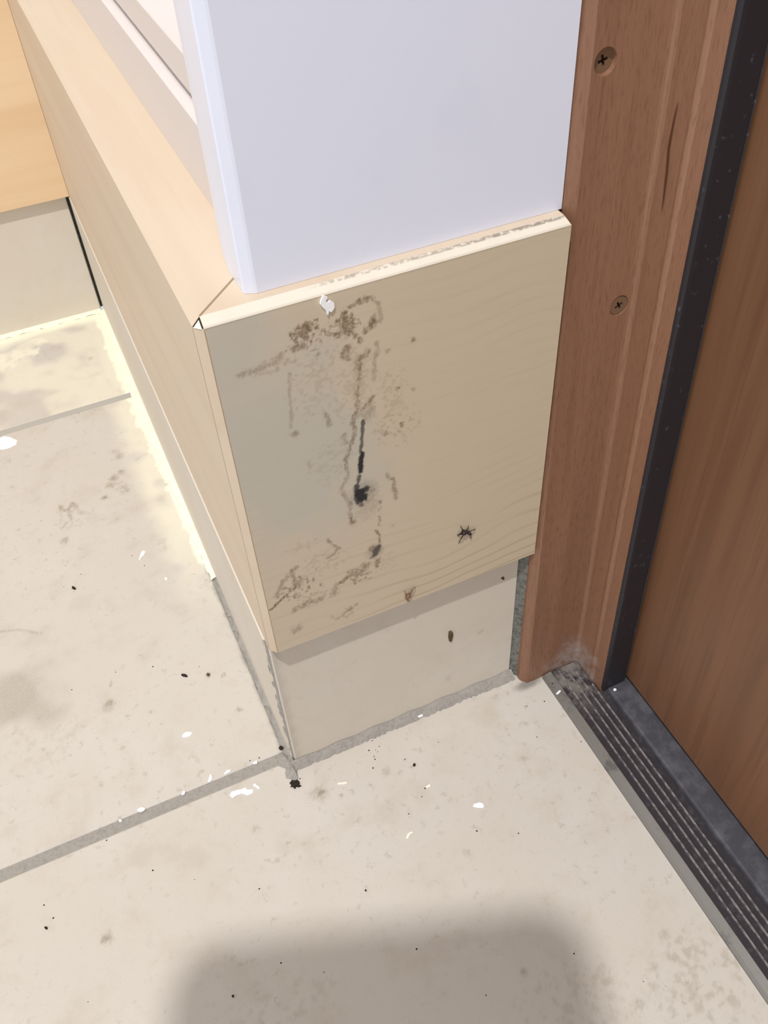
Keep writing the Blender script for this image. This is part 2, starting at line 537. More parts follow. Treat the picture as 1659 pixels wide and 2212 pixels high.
none = lambda A, Z: np.zeros((len(A), 3))
bf = tag(mesh_obj('baseboard_front', *box(.9, 75.6, 8.6, 14, -.5, 62), M_GROUT_D), 'low beige tile skirting under the stained maple board', None, None, 'structure')
plane_tile('tile', bf, 1, 4.4, 4.4, .3, 75.7, .4, 61.5, 1.0, front_marks)
bl = tag(mesh_obj('baseboard_left', *box(3.2, 9, 9, 298.9, -.5, 62), M_GROUT_D), 'beige tile skirting along the floor under the long maple side board', None, None, 'structure')
plane_tile('tile', bl, 0, -.40, 3.7, 5.6, 291.0, .4, 62.9, 3.0, none)
bx = tag(mesh_obj('baseboard_far', *box(-332, 3.1, 295.6, 299, -.5, 62), M_GROUT_D), 'beige tile skirting under the orange maple board at far left', None, None, 'structure')
plane_tile('tile', bx, 1, 291.25, 4.4, -120, -1.6, .4, 62.2, 4.0, none)
plane_tile('tile', bx, 1, 291.25, 4.4, -330, -121.5, .4, 62.2, 8.0, none)


def ragged_strip(name, parent, mat, n, fa, fb, h, seed):
    """grout fillet: rough edged wedge between two edges fa(t), fb(t); h lifts the first edge"""
    v = []; f = []; r = random.Random(seed)
    for i in range(n+1):
        t = i/n
        a = np.array(fa(t)); b = np.array(fb(t))
        d = (b-a)
        j = r.uniform(-.25, .35)
        mid = a+d*(.45+r.uniform(-.1, .1)) + np.array(h)*r.uniform(.1, .4)
        v += [tuple(a), tuple(mid), tuple(b+d*j)]
    for i in range(n):
        k = i*3
        f += [(k, k+3, k+4, k+1), (k+1, k+4, k+5, k+2)]
    return mesh_obj(name, v, f, mat, parent)


# fillet along the foot of the front tile, mitre joint at the corner, joint beside the door frame
ragged_strip('grout_joint', bf, M_GROUT, 90, lambda t: (-.4+76.5*t, 4.3, 2.2+.4*math.sin(t*40)), lambda t: (-.8+77*t, 1.9-.5*t, .08), (0, -.3, .5), 2)
ragged_strip('grout_joint', bl, M_GROUT, 40, lambda t: (.75, 4.42, .3+62*t), lambda t: (-.40, 6.1, .3+62*t), (-.25, -.25, 0), 3)
o = ragged_strip('grout_joint', bf, M_GROUT_D, 40, lambda t: (75.5, 4.9, .2+62*t), lambda t: (77.9, 1.8+.4*t, .2+62*t), (.2, -.5, 0), 5)
tag(o, 'dark grey grout beside the brown frame')
ragged_strip('grout_joint', bl, M_GROUT, 90, lambda t: (-.3, 3.5+90*t, 1.5*(1-t)+.4), lambda t: (-1.75+.35*t+.55*math.sin(t*47)*math.sin(t*19)+.3*math.sin(t*83), 3.5+90*t, .04), (-.2, 0, .3), 6)
o = ragged_strip('grout_joint', bl, M_CREAM, 120, lambda t: (-.3, 88+202*t, 1.0), lambda t: (-2.6-1.4*t, 88+202*t, .08), (-.2, 0, .3), 7)  # strip coloured cream along the foot of the side skirting
tag(o, 'cream coloured strip along the skirting foot')
o = ragged_strip('grout_joint', bx, M_CREAM, 50, lambda t: (-120+118*t, 291.2, 1.2), lambda t: (-120+118*t, 288.3, .08), (0, -.2, .3), 8)
tag(o, 'cream coloured strip along the skirting foot')
# lump of grout at the outer corner
v = []; f = []
NN = 26
for ring in range(5):
    rr = 1-ring/5
    for i in range(NN):
        a = 2*math.pi*i/NN
        q = (1+.28*math.sin(3*a+1)+.16*math.sin(7*a))*rr
        v.append((-1.3+3.4*q*math.cos(a), 4.6+4.6*q*math.sin(a), .05+1.1*(1-rr**2)+.12*math.sin(9*a+ring)*(ring > 0)))
v.append((-1.3, 4.6, 1.2))
for ring in range(4):
    for i in range(NN):
        j = (i+1) % NN
        f.append((ring*NN+i, ring*NN+j, (ring+1)*NN+j, (ring+1)*NN+i))
f += [(4*NN+i, 4*NN+(i+1) % NN, 5*NN) for i in range(NN)]
mesh_obj('grout_lump', v, f, M_GROUT, bl)

# ---------------------------------------------------------------- plinth boards
pl = thing('plinth', 'pale maple plinth with mouldy front board under the white cabinet', 'plinth', (0, 0, 63))


def W(z): return 77.5+.006*(z-Z0)


def board_marks(X, Y, Z):
    A = X; B = Z
    R = np.zeros(A.shape); K = R.copy(); C = R.copy()

    def p(u, v):
        q = at(u, v, 1, 0); return (q[0], q[2])

    def S(pts, r, s, soft=.6, wob=.4):
        nonlocal R
        R = np.maximum(R, stroke(A, B, [p(*q) for q in pts], r, s, soft, wob))

    def T(pts, r, s, soft=.4, wob=.3):
        nonlocal K
        K = np.maximum(K, stroke(A, B, [p(*q) for q in pts], r, s, soft, wob, 1.))
    # mould groups under the top edge
    for c, ra, rb, s in [((672, 716), 5.5, 4.2, 1.0), ((640, 742), 3.6, 3.0, 1.0), ((690, 735), 4.6, 3.2, .7), ((745, 706), 4.5, 4.0, 1.0), ((746, 762), 2.0, 2.4, .9),
                         ((768, 724), 1.8, 1.8, .8), ((600, 785), 5.5, 3.0, .55), ((560, 800), 6.5, 2.4, .4), ((720, 830), 14, 14, .35), ((860, 920), 8, 9, .5),
                         ((790, 890), 3.4, 4.4, .6), ((850, 840), 5, 9, .4), ((650, 1270), 7.5, 6.5, .8), ((690, 1290), 8, 4, .6), ((780, 1245), 6, 3.4, .8),
                         ((700, 1215), 9, 6, .45), ((740, 1330), 5, 3, .6), ((720, 1000), 9, 9, .3), ((840, 1210), 4, 6, .3), ((650, 1180), 6, 4, .35)]:
        R = np.maximum(R, cluster(A, B, p(*c), ra, rb, s*(.8 if s > .65 else .5), 1.3, .50, .22))
    S([(627, 724), (648, 718)], .45, .95); S([(662, 706), (668, 708)], .9, .95); S([(654, 748), (636, 752)], .7, .8)
    S([(742, 676), (745, 686)], .6, 1.0); S([(738, 704), (752, 716), (756, 718)], .8, .85); S([(735, 722), (739, 718)], .5, .9); S([(744, 768), (751, 752)], .8, .75)
    S([(752, 776)], .5, .7); S([(778, 740), (779, 732)], .5, .9); S([(687, 765)], .5, .6); S([(770, 725)], .5, .8)
    S([(756, 664), (775, 652), (790, 648), (800, 642)], .5, .75); S([(780, 650), (794, 645)], .6, .95); S([(800, 642), (818, 658), (822, 680), (819, 696)], .45, .5)
    S([(807, 688), (803, 706), (790, 714)], .75, .85)
    S([(516, 812), (560, 797), (598, 782), (606, 768)], .6, .45); S([(627, 808), (626, 860), (630, 900), (627, 925)], .35, .35); S([(637, 937)], .8, .6)
    # drip streaks
    S([(794, 762), (785, 770), (776, 780), (775, 795)], .75, .75); S([(778, 772), (774, 800), (775, 830), (772, 850)], 1.0, .38); S([(776, 800), (775, 830), (772, 860), (772, 882)], .6, .62)
    S([(772, 882), (764, 900), (763, 912), (767, 930), (757, 965), (747, 992), (750, 1012)], .5, .68); S([(750, 1012), (752, 1030), (744, 1042), (736, 1058), (748, 1078), (757, 1092), (757, 1112), (762, 1128)], .45, .5)
    S([(762, 1129)], .8, .85); S([(757, 1118), (760, 1126)], .4, .8)
    S([(814, 740), (815, 760), (808, 795), (806, 820)], .45, .45); S([(805, 858), (792, 876), (783, 886)], .5, .7); S([(800, 880), (795, 900)], 1.1, .4)
    S([(858, 839)], .55, .75); S([(868, 915), (866, 922)], .5, .8); S([(863, 932)], .5, .5); S([(833, 937)], .55, .6); S([(892, 734)], .6, .7); S([(837, 758)], .55, .45); S([(893, 840)], .45, .5)
    S([(742, 942), (748, 955)], .6, .5); S([(702, 893), (708, 905), (712, 918)], .5, .6); S([(668, 1000), (672, 1008)], .5, .4)
    S([(836, 1023), (840, 1032), (852, 1036), (849, 1052), (854, 1066), (855, 1076)], .5, .6); S([(806, 1060)], .55, .6); S([(820, 1085)], .6, .7); S([(818, 1100)], .45, .6)
    S([(819, 1115), (819, 1135)], .3, .6); S([(814, 1147), (819, 1155), (819, 1170)], .35, .9); S([(816, 1210), (814, 1225)], .6, .8); S([(804, 1182)], .9, .6)
    S([(848, 1136)], .6, .45); S([(790, 1105), (800, 1090)], 2.4, .25)
    # low left mould
    S([(585, 1317), (610, 1293), (638, 1268)], .4, .95); S([(638, 1268), (636, 1250), (630, 1232)], .5, .7); S([(640, 1262), (655, 1250)], .6, .6)
    S([(636, 1318), (670, 1300), (695, 1293)], .8, .6); S([(725, 1264), (742, 1255), (757, 1240)], .55, .85); S([(757, 1240), (785, 1232), (790, 1222)], 1.2, .6); S([(725, 1264), (722, 1285)], .6, .5)
    S([(707, 1166), (718, 1178), (732, 1184), (722, 1196), (708, 1206)], .4, .65); S([(597, 1290), (612, 1255), (640, 1225)], .6, .5)
    S([(638, 1362), (645, 1358)], 1.2, .5); S([(756, 1315)], .9, .6); S([(738, 1330), (770, 1305)], .4, .5); S([(718, 1380), (712, 1372)], .3, .5)
    # split filled with black and the two sooty holes
    T([(785, 908), (781, 960), (778, 990)], .42, .78); T([(782, 980), (779, 1005), (778, 1017)], .62, 1.0); T([(776, 1028), (772, 1050)], .5, .8); T([(772, 1050), (770, 1070), (774, 1084)], .8, .9)
    T([(784, 1060), (790, 1057)], 1.0, .95); T([(778, 1066), (782, 1074)], 1.6, 1.0, .35, .6); T([(778, 1088), (782, 1090)], .6, .7); T([(785, 1062), (782, 1068)], 2.8, .35, .7)
    T([(814, 1184), (812, 1192), (808, 1200)], 1.0, .85, .5, .6); T([(810, 1192)], 1.9, .35, .7, .6)
    # grime along the joint with the white panel and under the top bevel
    n = fbm(A*.9, A*0+3, 3); n2 = fbm(A*2.2, B*2.2, 3)
    top = (B > Z2-.42)*sstep(.30, .62, fbm(A*1.4+2, B*5, 4))*.75
    R = np.maximum(R, .85*top*sstep(20, 30, A)); K = np.maximum(K, .4*top*sstep(50, 66, A))
    edge = (abs(B-(Z2-CH)) < .28)
    R = np.maximum(R, edge*.22)
    # greyed, bleached patch on the left of the board
    c = p(600, 1000); g = fbm(A*.08, B*.08, 3)
    C = .75*(1-sstep(.35, 1.15, np.hypot((A-c[0])/26, (B-c[1])/34)+(g-.5)*.8))
    c = p(490, 790); C = np.maximum(C, .7*(1-sstep(.2, 1.1, np.hypot((A-c[0])/14, (B-c[1])/18)+(g-.5)*.8)))
    face = (Y < .05)
    bev = ~face
    C = C*face
    K = np.clip(K, 0, 1); R = np.clip(R, 0, 1)
    return np.stack([R, K, C], 1)


# front board: swept across X; the left end is mitred
rows = [(12.0, Z0)] + [(0.0, z) for z in np.linspace(Z0, Z2-CH, 470)] + [(CH*t, Z2-CH+CH*t) for t in np.linspace(.12, 1, 9)] + [(3, Z2), (5, Z2), (12, Z2)]
nu = 380
v = np.zeros((len(rows), nu, 3))
for j, (y, z) in enumerate(rows):
    x0 = max(CH, y); x1 = W(min(z, Z2-CH))-max(0, z-(Z2-CH))*.55
    v[j, :, 0] = np.linspace(x0, x1, nu); v[j, :, 1] = y; v[j, :, 2] = z
V = v.reshape(-1, 3)
f = grid_faces(nu, len(rows))
nr = len(rows)
f += [tuple(k*nu+nu-1 for k in range(nr)), tuple(k*nu for k in range(nr))[::-1]]
f.append((nu-1, 0, (nr-1)*nu, nr*nu-1))
fb_marks = board_marks(V[:, 0], V[:, 1], V[:, 2])
fb = mesh_obj('front_board', V, f, [M_MAPLE_F, M_MAPLE_C, M_MAPLE_S], pl, False, fb_marks)
mi = np.zeros(len(fb.data.polygons), dtype=np.int32)
cut = 471*(nu-1)
for pidx in range(471, nr-1):
    mi[pidx*(nu-1):(pidx+1)*(nu-1)] = 1 if pidx < 479 else 2
mi[470*(nu-1):471*(nu-1)] = 1
fb.data.polygons.foreach_set('material_index', mi)
tag(fb, 'front face with black split, mould spots and brown drip streaks')
kk = NT('pale_bevel', .55, .35)  # bevel rows coloured paler than the board face
oo = kk.marks()
cc = kk.mix(kk.mul(kk.rng(kk.noise(60, 4, .6), .45, .7), .25), (226, 218, 204), (214, 203, 184))
cc = kk.mix(oo[0], cc, (140, 124, 108)); cc = kk.mix(oo[1], cc, (52, 46, 42)); kk.col(cc)
fb.data.materials[1] = kk.m

# side board: long board running away along the left
NL = 60
ys = np.linspace(0, 1, NL)
prof = [(18, Z0), (0, Z0), (0, Z2-CH), (CH, Z2), (18, Z2)]


def side_place(q, t):
    x, z = q
    y0 = max(CH, x) if z < Z2-.01 or True else x
    return (x, y0+(287.1-y0)*t, z)


v, f = sweep(prof, ys, side_place)
v += [(CH, 0, Z0), (CH, 0, Z2-CH)]           # bevelled vertical corner belongs to the side board
k = len(v)
f.append((1, 2, k-1, k-2))
v += [(CH, CH, Z0)]
f.append((1, k-2, k))
sb = fix_normals(mesh_obj('side_board', v, f, M_MAPLE_S, pl))
# loose chip of pale wood at the mitre, dark cracks round it
a, b, c = np.array((CH, 0, Z2-CH)), np.array((0, CH, Z2-CH)), np.array((CH, CH, Z2))
cen = (a+b+c)/3; nrm = np.array((-.58, -.58, .58))
back = [tuple(x-nrm*.02) for x in (a, b, c)]
mesh_obj('corner_crack', back, [(0, 1, 2)], M_CRACK, pl)
tri = [cen+(x-cen)*.74+np.array((-.16, -.16, -.22)) for x in (a, b, c)]
mesh_obj('corner_chip', [tuple(x+nrm*.05) for x in tri]+[tuple(x-nrm*.1) for x in tri], [(1, 0, 2), (0, 1, 4, 3), (1, 2, 5, 4), (2, 0, 3, 5)], M_MAPLE_C, pl)
# mitre joint line on the top
v = []
for x in np.linspace(CH+.05, 11.9, 2):
    v += [(x-.16, x+.16, Z2+.03), (x+.16, x-.16, Z2+.03)]
kk = NT('mitre_line', .8, .2).col((150, 130, 104)).m
mesh_obj('mitre_joint', v, [(0, 1, 3, 2)], kk, pl)

kj = NT('edge_line', .8, .2).col((176, 154, 128)).m
for n_, (p0, p1) in enumerate((((CH-.07, -.02), (CH+.13, -.02)), ((-.02, CH-.05), (-.02, CH+.15)))):
    o = mesh_obj('mitre_joint', [(p0[0], p0[1], Z0+.3), (p1[0], p1[1], Z0+.3), (p1[0], p1[1], Z2-CH-.2), (p0[0], p0[1], Z2-CH-.2)], [(0, 1, 2, 3)], kj, pl)
fp = fix_normals(mesh_obj('plinth_board', *sweep([(287.2, Z0+.3), (287.2, Z2-CH), (288.9, Z2), (299, Z2), (299, Z0+.3)], [-330, -.1], lambda q, t: (t, q[0], q[1])), M_MAPLE_X))
tag(fp, 'orange toned maple plinth board above the skirting at far left', 'plinth')

# ---------------------------------------------------------------- white cabinet
cab = thing('cabinet', 'white lacquered cabinet standing on the maple plinth beside the brown door frame', 'cabinet', (40, 100, Z2))
ZT = 470
prof = [(78.0, 3.9), (78.0, 16), (30, 16), (24, 39.2), (15.6, 39.2), (15.4, 38), (14.3, 33), (12.9, 26), (11.6, 19.5), (11.0, 14), (11.0, 5.2), (11.25, 4.75), (12.9, 3.95), (13.4, 3.8)]
v, f = sweep(prof, [Z2+.05, ZT], lambda q, t: (q[0], q[1], t))
o = fix_normals(mesh_obj('end_panel', v, f, M_WHITE, cab))
tag(o, 'smooth bluish white end panel')
prof = [(15.6, Z2+.05), (15.6, 180.2), (15.75, 180.45), (17.5, 180.9), (19.2, 180.9), (19.2, 182.9), (17.5, 182.9), (17.5, 190.4), (17.7, 190.7), (27, 191.3), (27, 430), (15.6, 432), (15.6, ZT), (34, ZT), (34, Z2+.05)]
v, f = sweep(prof, [39.2, 284.5], lambda q, t: (q[0], t, q[1]))
o = fix_normals(mesh_obj('side_door', v, f, M_WHITE2, cab))
tag(o, 'panelled side with two stepped ledges')
mesh_obj('carcass', *box(34, 78, 16.2, 298, Z2+.05, ZT), M_WHITE, cab)
bevel_box('top_board', 6, 78.4, 1, 298, ZT, ZT+12, 1.5, M_WHITE, cab)

# ---------------------------------------------------------------- door frame, seal, leaf
door = thing('door_1', 'brown wooden door in a brown stained frame with black rubber seal', None, (92, -8, 0), None, 'structure')
KT = .018                                    # the jamb is slightly out of plumb
ZF = 1130
SCR = [(83.0, 190.7, 2.3, .9), (93.9, 137.2, 2.3, .15)]
ridge = 97.6


def fl(x, z): return x+(.006*z if z < 200 else 1.2)


# profile of the jamb after the flat reveal, then its flat reveal with the two screw holes
prof = [(96.3, -1.5), (96.9, -1.62), (97.3, -2.0), (97.55, -2.6), (97.65, -8.8), (97.45, -9.2), (97.4, -9.7), (97.6, -10.3), (97.95, -10.8), (98.0, -15.0), (106.2, -15.0), (106.2, 8.4), (77.4, 8.4), (77.2, .9), (77.6, .1), (79.0, -1.5)]
zs = [.1, 30, 60, 100, 160, 200, ZF]
v, f = sweep(prof, zs, lambda q, t: (q[0]+((.006*min(t, 200)) if q[0] < 80 else 0), q[1]+KT*t*(1 if t < 400 else 400/t), t), closed=False)
n = len(prof)
f.append(tuple(range(n))[::-1]); f.append(tuple((len(zs)-1)*n+i for i in range(n)))
frame = mesh_obj('door_frame', v, f, M_FRAME, door)
bm = bmesh.new(); bm.from_mesh(frame.data)
org = np.array((92, -8, 0))


def fv(x, z, d=0.):
    return bm.verts.new((np.array((x, -1.5+KT*z*(1 if z < 400 else 400/z)+d, z))-org)*U)


# reveal: quads in bands, triangle fill only round the holes
zb = [.1, 30, 60, 100, 160, 200, ZF]
outline = [(79.0+.006*min(z, 200), z) for z in zb] + [(96.3, z) for z in zb[::-1]]
ed = []
ov = [fv(*q) for q in outline]
for i in range(len(ov)): ed.append(bm.edges.new((ov[i], ov[(i+1) % len(ov)])))
NS = 28
rings = []
for (x, z, r, dep) in SCR:
    ring = [fv(x+(r+.12)*math.cos(2*math.pi*i/NS), z+(r+.12)*1.04*math.sin(2*math.pi*i/NS)) for i in range(NS)]
    for i in range(NS): ed.append(bm.edges.new((ring[i], ring[(i+1) % NS])))
    rings.append(ring)
bmesh.ops.triangle_fill(bm, use_beauty=True, edges=ed, normal=(0, -1, 0))
for ring, (x, z, r, dep) in zip(rings, SCR):
    inn = [fv(x+(r-.05-dep*.15)*math.cos(2*math.pi*i/NS), z+(r-.05-dep*.15)*1.04*math.sin(2*math.pi*i/NS), dep+.5) for i in range(NS)]
    for i in range(NS):
        j = (i+1) % NS
        bm.faces.new((ring[i], ring[j], inn[j], inn[i]))
bmesh.ops.remove_doubles(bm, verts=bm.verts[:], dist=1e-6)
bmesh.ops.recalc_face_normals(bm, faces=bm.faces)
bm.to_mesh(frame.data); bm.free()


def screw(x, z, r, dep, ang):
    bm = bmesh.new()
    y = -1.5+KT*z+dep
    loc = np.array((x, y, z))

    def w3(a, b, d=0.): return bm.verts.new((loc+np.array((a, d, b))-org)*U)
    NS = 28
    outer = [w3(r*math.cos(2*math.pi*i/NS), r*math.sin(2*math.pi*i/NS)) for i in range(NS)]
    s, L = r*.115, r*.44
    pts = [(s, s), (s, L), (-s, L), (-s, s), (-L, s), (-L, -s), (-s, -s), (-s, -L), (s, -L), (s, -s), (L, -s), (L, s)]
    ca, sa = math.cos(ang), math.sin(ang)
    pts = [(a*ca-b*sa, a*sa+b*ca) for a, b in pts]
    cr = [w3(a, b) for a, b in pts]; lo = [w3(a*.8, b*.8, r*.4) for a, b in pts]
    ed = [bm.edges.new((outer[i], outer[(i+1) % NS])) for i in range(NS)] + [bm.edges.new((cr[i], cr[(i+1) % 12])) for i in range(12)]
    bmesh.ops.triangle_fill(bm, use_beauty=True, edges=ed, normal=(0, -1, 0))
    dk = []
    for i in range(12):
        j = (i+1) % 12
        dk.append(bm.faces.new((cr[i], cr[j], lo[j], lo[i])))
    dk.append(bm.faces.new(lo))
    for fc in dk: fc.material_index = 1
    back = [w3(r*.8*math.cos(2*math.pi*i/NS), r*.8*math.sin(2*math.pi*i/NS), .45) for i in range(NS)]
    for i in range(NS):
        j = (i+1) % NS
        bm.faces.new((outer[i], outer[j], back[j], back[i]))
    bmesh.ops.recalc_face_normals(bm, faces=bm.faces)
    for fc in bm.faces:
        if fc.material_index == 0 and abs(fc.normal.y) > .9 and fc.normal.y > 0: fc.normal_flip()
    me = bpy.data.meshes.new('screw'); bm.to_mesh(me); bm.free()
    me.materials.append(M_SCREW); me.materials.append(M_SLOT)
    o = bpy.data.objects.new('screw', me); COL.objects.link(o); o.parent = frame
    return o


ck = [(1464, 222), (1455, 262), (1444, 320), (1440, 372), (1434, 420), (1430, 455)]
v = []
for i, (a, b) in enumerate(ck):
    q = at(a, b, 0, 97.35); wd = .32*math.sin(math.pi*(i+.4)/(len(ck)-.2))
    v += [(97.35, q[1]-wd, q[2]), (97.35, q[1]+wd, q[2])]
cko = mesh_obj('crack', v, [(2*i, 2*i+1, 2*i+3, 2*i+2) for i in range(len(ck)-1)], M_CRACKB, frame)
tag(cko, 'dark crack along the frame moulding')
screw(*SCR[0], .25); screw(*SCR[1], .45)
seal_prof = [(98.0, -15.0), (97.75, -15.4), (97.8, -16.0), (98.3, -16.5), (99.2, -16.6), (105.0, -16.6), (105.3, -16.45), (105.5, -16.7), (105.8, -16.4), (105.8, -15.0)]
v, f = sweep(seal_prof, [3.6, 60, 200, 400, ZF], lambda q, t: (q[0], q[1]+KT*min(t, 400), t))
o = fix_normals(mesh_obj('rubber_seal', v, f, M_BLACK, door)); tag(o, 'black rubber strip between frame and door')
bevel_box('door_leaf', 106.4, 130, -430, -9, 5.6, 1120, .4, M_DOOR, door)
tag(bpy.data.objects['door_leaf'], 'flat brown wood grain leaf')

# ---------------------------------------------------------------- threshold
th = thing('threshold_strip', 'ribbed black threshold strip with grey metal edge along the foot of the door', 'threshold', (95, -100, 0))
YE, YN = -1.9, -425
v, f = sweep([(84.3, .02), (84.4, .45), (85.2, 1.25), (87.3, 1.95), (87.6, 1.6), (87.6, .02)], [YN, YE], lambda q, t: (q[0], t, q[1]))
o = fix_normals(mesh_obj('metal_edge', v, f, M_ALU, th)); tag(o, 'worn grey metal edge')
v, f = sweep([(87.6, .02), (87.6, 1.55), (99.3, 1.55), (99.3, .02)], [YN, -15.05], lambda q, t: (q[0], t, q[1]))
v2, f2 = box(87.6, 97.2, -15.05, YE, .02, 1.55)
o = mesh_obj('rubber_mat', v+v2, f+[tuple(i+len(v) for i in q) for q in f2], M_MAT, th); fix_normals(o)
for x in (89.8, 92.4, 94.7, 96.9):
    e = YE if x < 96 else -10.9
    v, f = sweep([(x-.30, 1.5), (x-.13, 2.05), (x+.13, 2.05), (x+.30, 1.5)], [YN, e-1], lambda q, t: (q[0], t, q[1]))
    fix_normals(mesh_obj('rib', v, f, M_RIB, th))
v, f = sweep([(99.3, .02), (99.3, 3.0), (99.5, 3.6), (100.1, 3.9), (113, 4.2), (113, .02)], [YN, -15.6], lambda q, t: (q[0], t, q[1]))
o = fix_normals(mesh_obj('raised_sill', v, f, M_SILL, th)); tag(o, 'raised dusty dark grey sill under the door')
tag(mesh_obj('trim_1', *box(113.2, 140, -425, -1, -.5, 5), M_SILL), 'sill behind the door', None, None, 'structure')


# ---------------------------------------------------------------- paint flakes, dirt, insects
def chip(name, label, cat, pts, mat, axis=2, val=0.02, thick=.28, group=None, rough=.12):
    """small raised scrap; pts = outline as photo pixels lying on the plane"""
    P = [at(u, v, axis, val) for u, v in pts]
    c = sum(P)/len(P)
    r = random.Random(len(label)+int(pts[0][0]))
    up = np.array((0, 0, 1.)) if axis == 2 else np.array((0, -1., 0))
    lo = [p-c for p in P]
    hi = [(p-c)*.82+up*thick*r.uniform(.8, 1.25) for p in P]
    n = len(P)
    v = lo+hi+[up*thick*1.1]
    f = [(i, (i+1) % n, n+(i+1) % n, n+i) for i in range(n)] + [(n+i, n+(i+1) % n, 2*n) for i in range(n)] + [tuple(range(n))[::-1]]
    me = bpy.data.meshes.new(name); me.from_pydata([tuple(q*U) for q in v], [], f)
    me.materials.append(mat)
    o = bpy.data.objects.new(name, me); COL.objects.link(o)
    o.location = Vector(c)*U
    fix_normals(o)
    return tag(o, label, cat, group)


def blob(u, v, a, b, ang=0., n=10, j=.18, seed=0):
    r = random.Random(seed*7+int(u*3+v))
    t = math.radians(ang); out = []
    for i in range(n):
        q = 2*math.pi*i/n; k = 1+r.uniform(-j, j)
        x, y = a*k*math.cos(q), b*k*math.sin(q)
        out.append((u+x*math.cos(t)-y*math.sin(t), v+x*math.sin(t)+y*math.cos(t)))
    return out


G = 'white paint flakes on the floor'
# splash of filler hanging on the board (outline traced point by point)
s_out = [(697, 637), (706, 640), (702, 648), (703, 652), (712, 648), (720, 652), (721, 662), (716, 670), (712, 672), (709, 669), (707, 679), (704, 676), (703, 668), (696, 662), (690, 655), (692, 647)]
P = [at(u, v, 1, -.02) for u, v in s_out]
bm = bmesh.new(); c0 = sum(P)/len(P)
lo = [bm.verts.new((p-c0)*U) for p in P]; fc = bm.faces.new(lo)
hi = bmesh.ops.extrude_face_region(bm, geom=[fc])
hv = [g for g in hi['geom'] if isinstance(g, bmesh.types.BMVert)]
bmesh.ops.translate(bm, vec=(0, -.45*U, 0), verts=hv)
bmesh.ops.triangulate(bm, faces=bm.faces[:]); bmesh.ops.recalc_face_normals(bm, faces=bm.faces)
me = bpy.data.meshes.new('paint_flake'); bm.to_mesh(me); bm.free(); me.materials.append(M_PAINT)
o = bpy.data.objects.new('paint_flake', me); COL.objects.link(o); o.location = Vector(c0)*U
tag(o, 'white curled blob of paint clinging to the stained front of the maple plinth', 'paint flake')


def flake(label, pts, mat=M_PAINT, val=.03, thick=.28):
    return chip('paint_flake', label, 'paint flake', pts, mat, 2, val, thick, G)


flake('oval white paint flake alone on the left tile, left of the front skirting', blob(404, 1587, 12, 5.5, -22, 10, .15))
flake('long ragged white paint flake on the front tile just below the grout joint', [(496, 1718), (500, 1710), (512, 1706), (524, 1704), (531, 1700), (536, 1706), (547, 1705), (546, 1713), (534, 1718), (523, 1714), (512, 1718), (502, 1724)])
flake('small white paint flake at the right end of the long ragged one', [(546, 1696), (550, 1692), (556, 1697), (562, 1701), (560, 1706), (553, 1701)])
flake('upright white paint flake on the upper edge of the grout joint', [(449, 1686), (452, 1680), (454, 1671), (458, 1674), (459, 1682), (455, 1689), (450, 1690)])
flake('rounded white paint flake lying on the grout joint, left of the upright one', blob(305, 1749, 9, 5, -12, 9, .15))
flake('white paint flake at the joint edge near the plinth corner', [(484, 1671), (490, 1664), (498, 1662), (499, 1666), (492, 1671), (486, 1674)])
flake('white paint crumb on the joint edge closest to the plinth corner', [(545, 1648), (551, 1645), (556, 1642), (556, 1650), (549, 1651)])
flake('square white paint flake in the middle of the front tile', [(1021, 1742), (1024, 1736), (1030, 1735), (1036, 1733), (1044, 1735), (1047, 1740), (1044, 1745), (1034, 1745), (1026, 1744)])
flake('curved white paint flake in the open middle of the front tile', [(877, 1811), (879, 1803), (885, 1798), (893, 1795), (893, 1799), (886, 1803), (882, 1811)], M_PAINT2)
flake('straight thin cream paint sliver below the front skirting', [(729, 1692), (734, 1690), (750, 1689), (752, 1692), (744, 1694), (731, 1695)], M_PAINT2)
flake('tiny cream sliver on the front tile right of the thin straight sliver', [(919, 1700), (924, 1696), (931, 1694), (931, 1698), (924, 1702)], M_PAINT2)
flake('white paint flake on the grout under the front skirting tile', [(901, 1549), (906, 1545), (914, 1543), (914, 1547), (907, 1550)], M_PAINT, .6)
flake('upright white paint flake on the left tile beside the side skirting', [(300, 1208), (303, 1198), (308, 1189), (315, 1191), (311, 1199), (305, 1205), (302, 1211)])
flake('large round white paint splash at the left picture edge', [(0, 946), (8, 942), (22, 944), (37, 951), (35, 960), (20, 968), (4, 972), (-8, 966), (-8, 950)], M_PAINT, .03, .2)
flake('white paint flake lying on the grey metal edge of the threshold', [(1201, 1498), (1205, 1494), (1214, 1487), (1216, 1491), (1208, 1498), (1203, 1501)], M_PAINT, 1.35)
flake('tiny white crumb on the raised sill by the rubber seal', blob(1328, 1490, 3.5, 3, 0, 7), M_PAINT, 4.05, .3)
flake('tiny white crumb on the grout joint left of the rounded flake', blob(260, 1773, 4, 3.4, 0, 7), M_PAINT)
flake('tiny white crumb pair on the grout joint below the upright flake', [(392, 1716), (396, 1709), (401, 1708), (400, 1715), (394, 1719)], M_PAINT)
flake('small cream crumb on the left tile below the upright flake', blob(359, 1250, 4, 3.4, 0, 7), M_PAINT2)

GD = 'crumbs of dirt on the floor'


def dirt(label, pts, mat=M_DIRT, val=.03, thick=.5, name='dirt_crumb', axis=2):
    return chip(name, label, 'dirt', pts, mat, axis, val, thick, GD if axis == 2 else None)


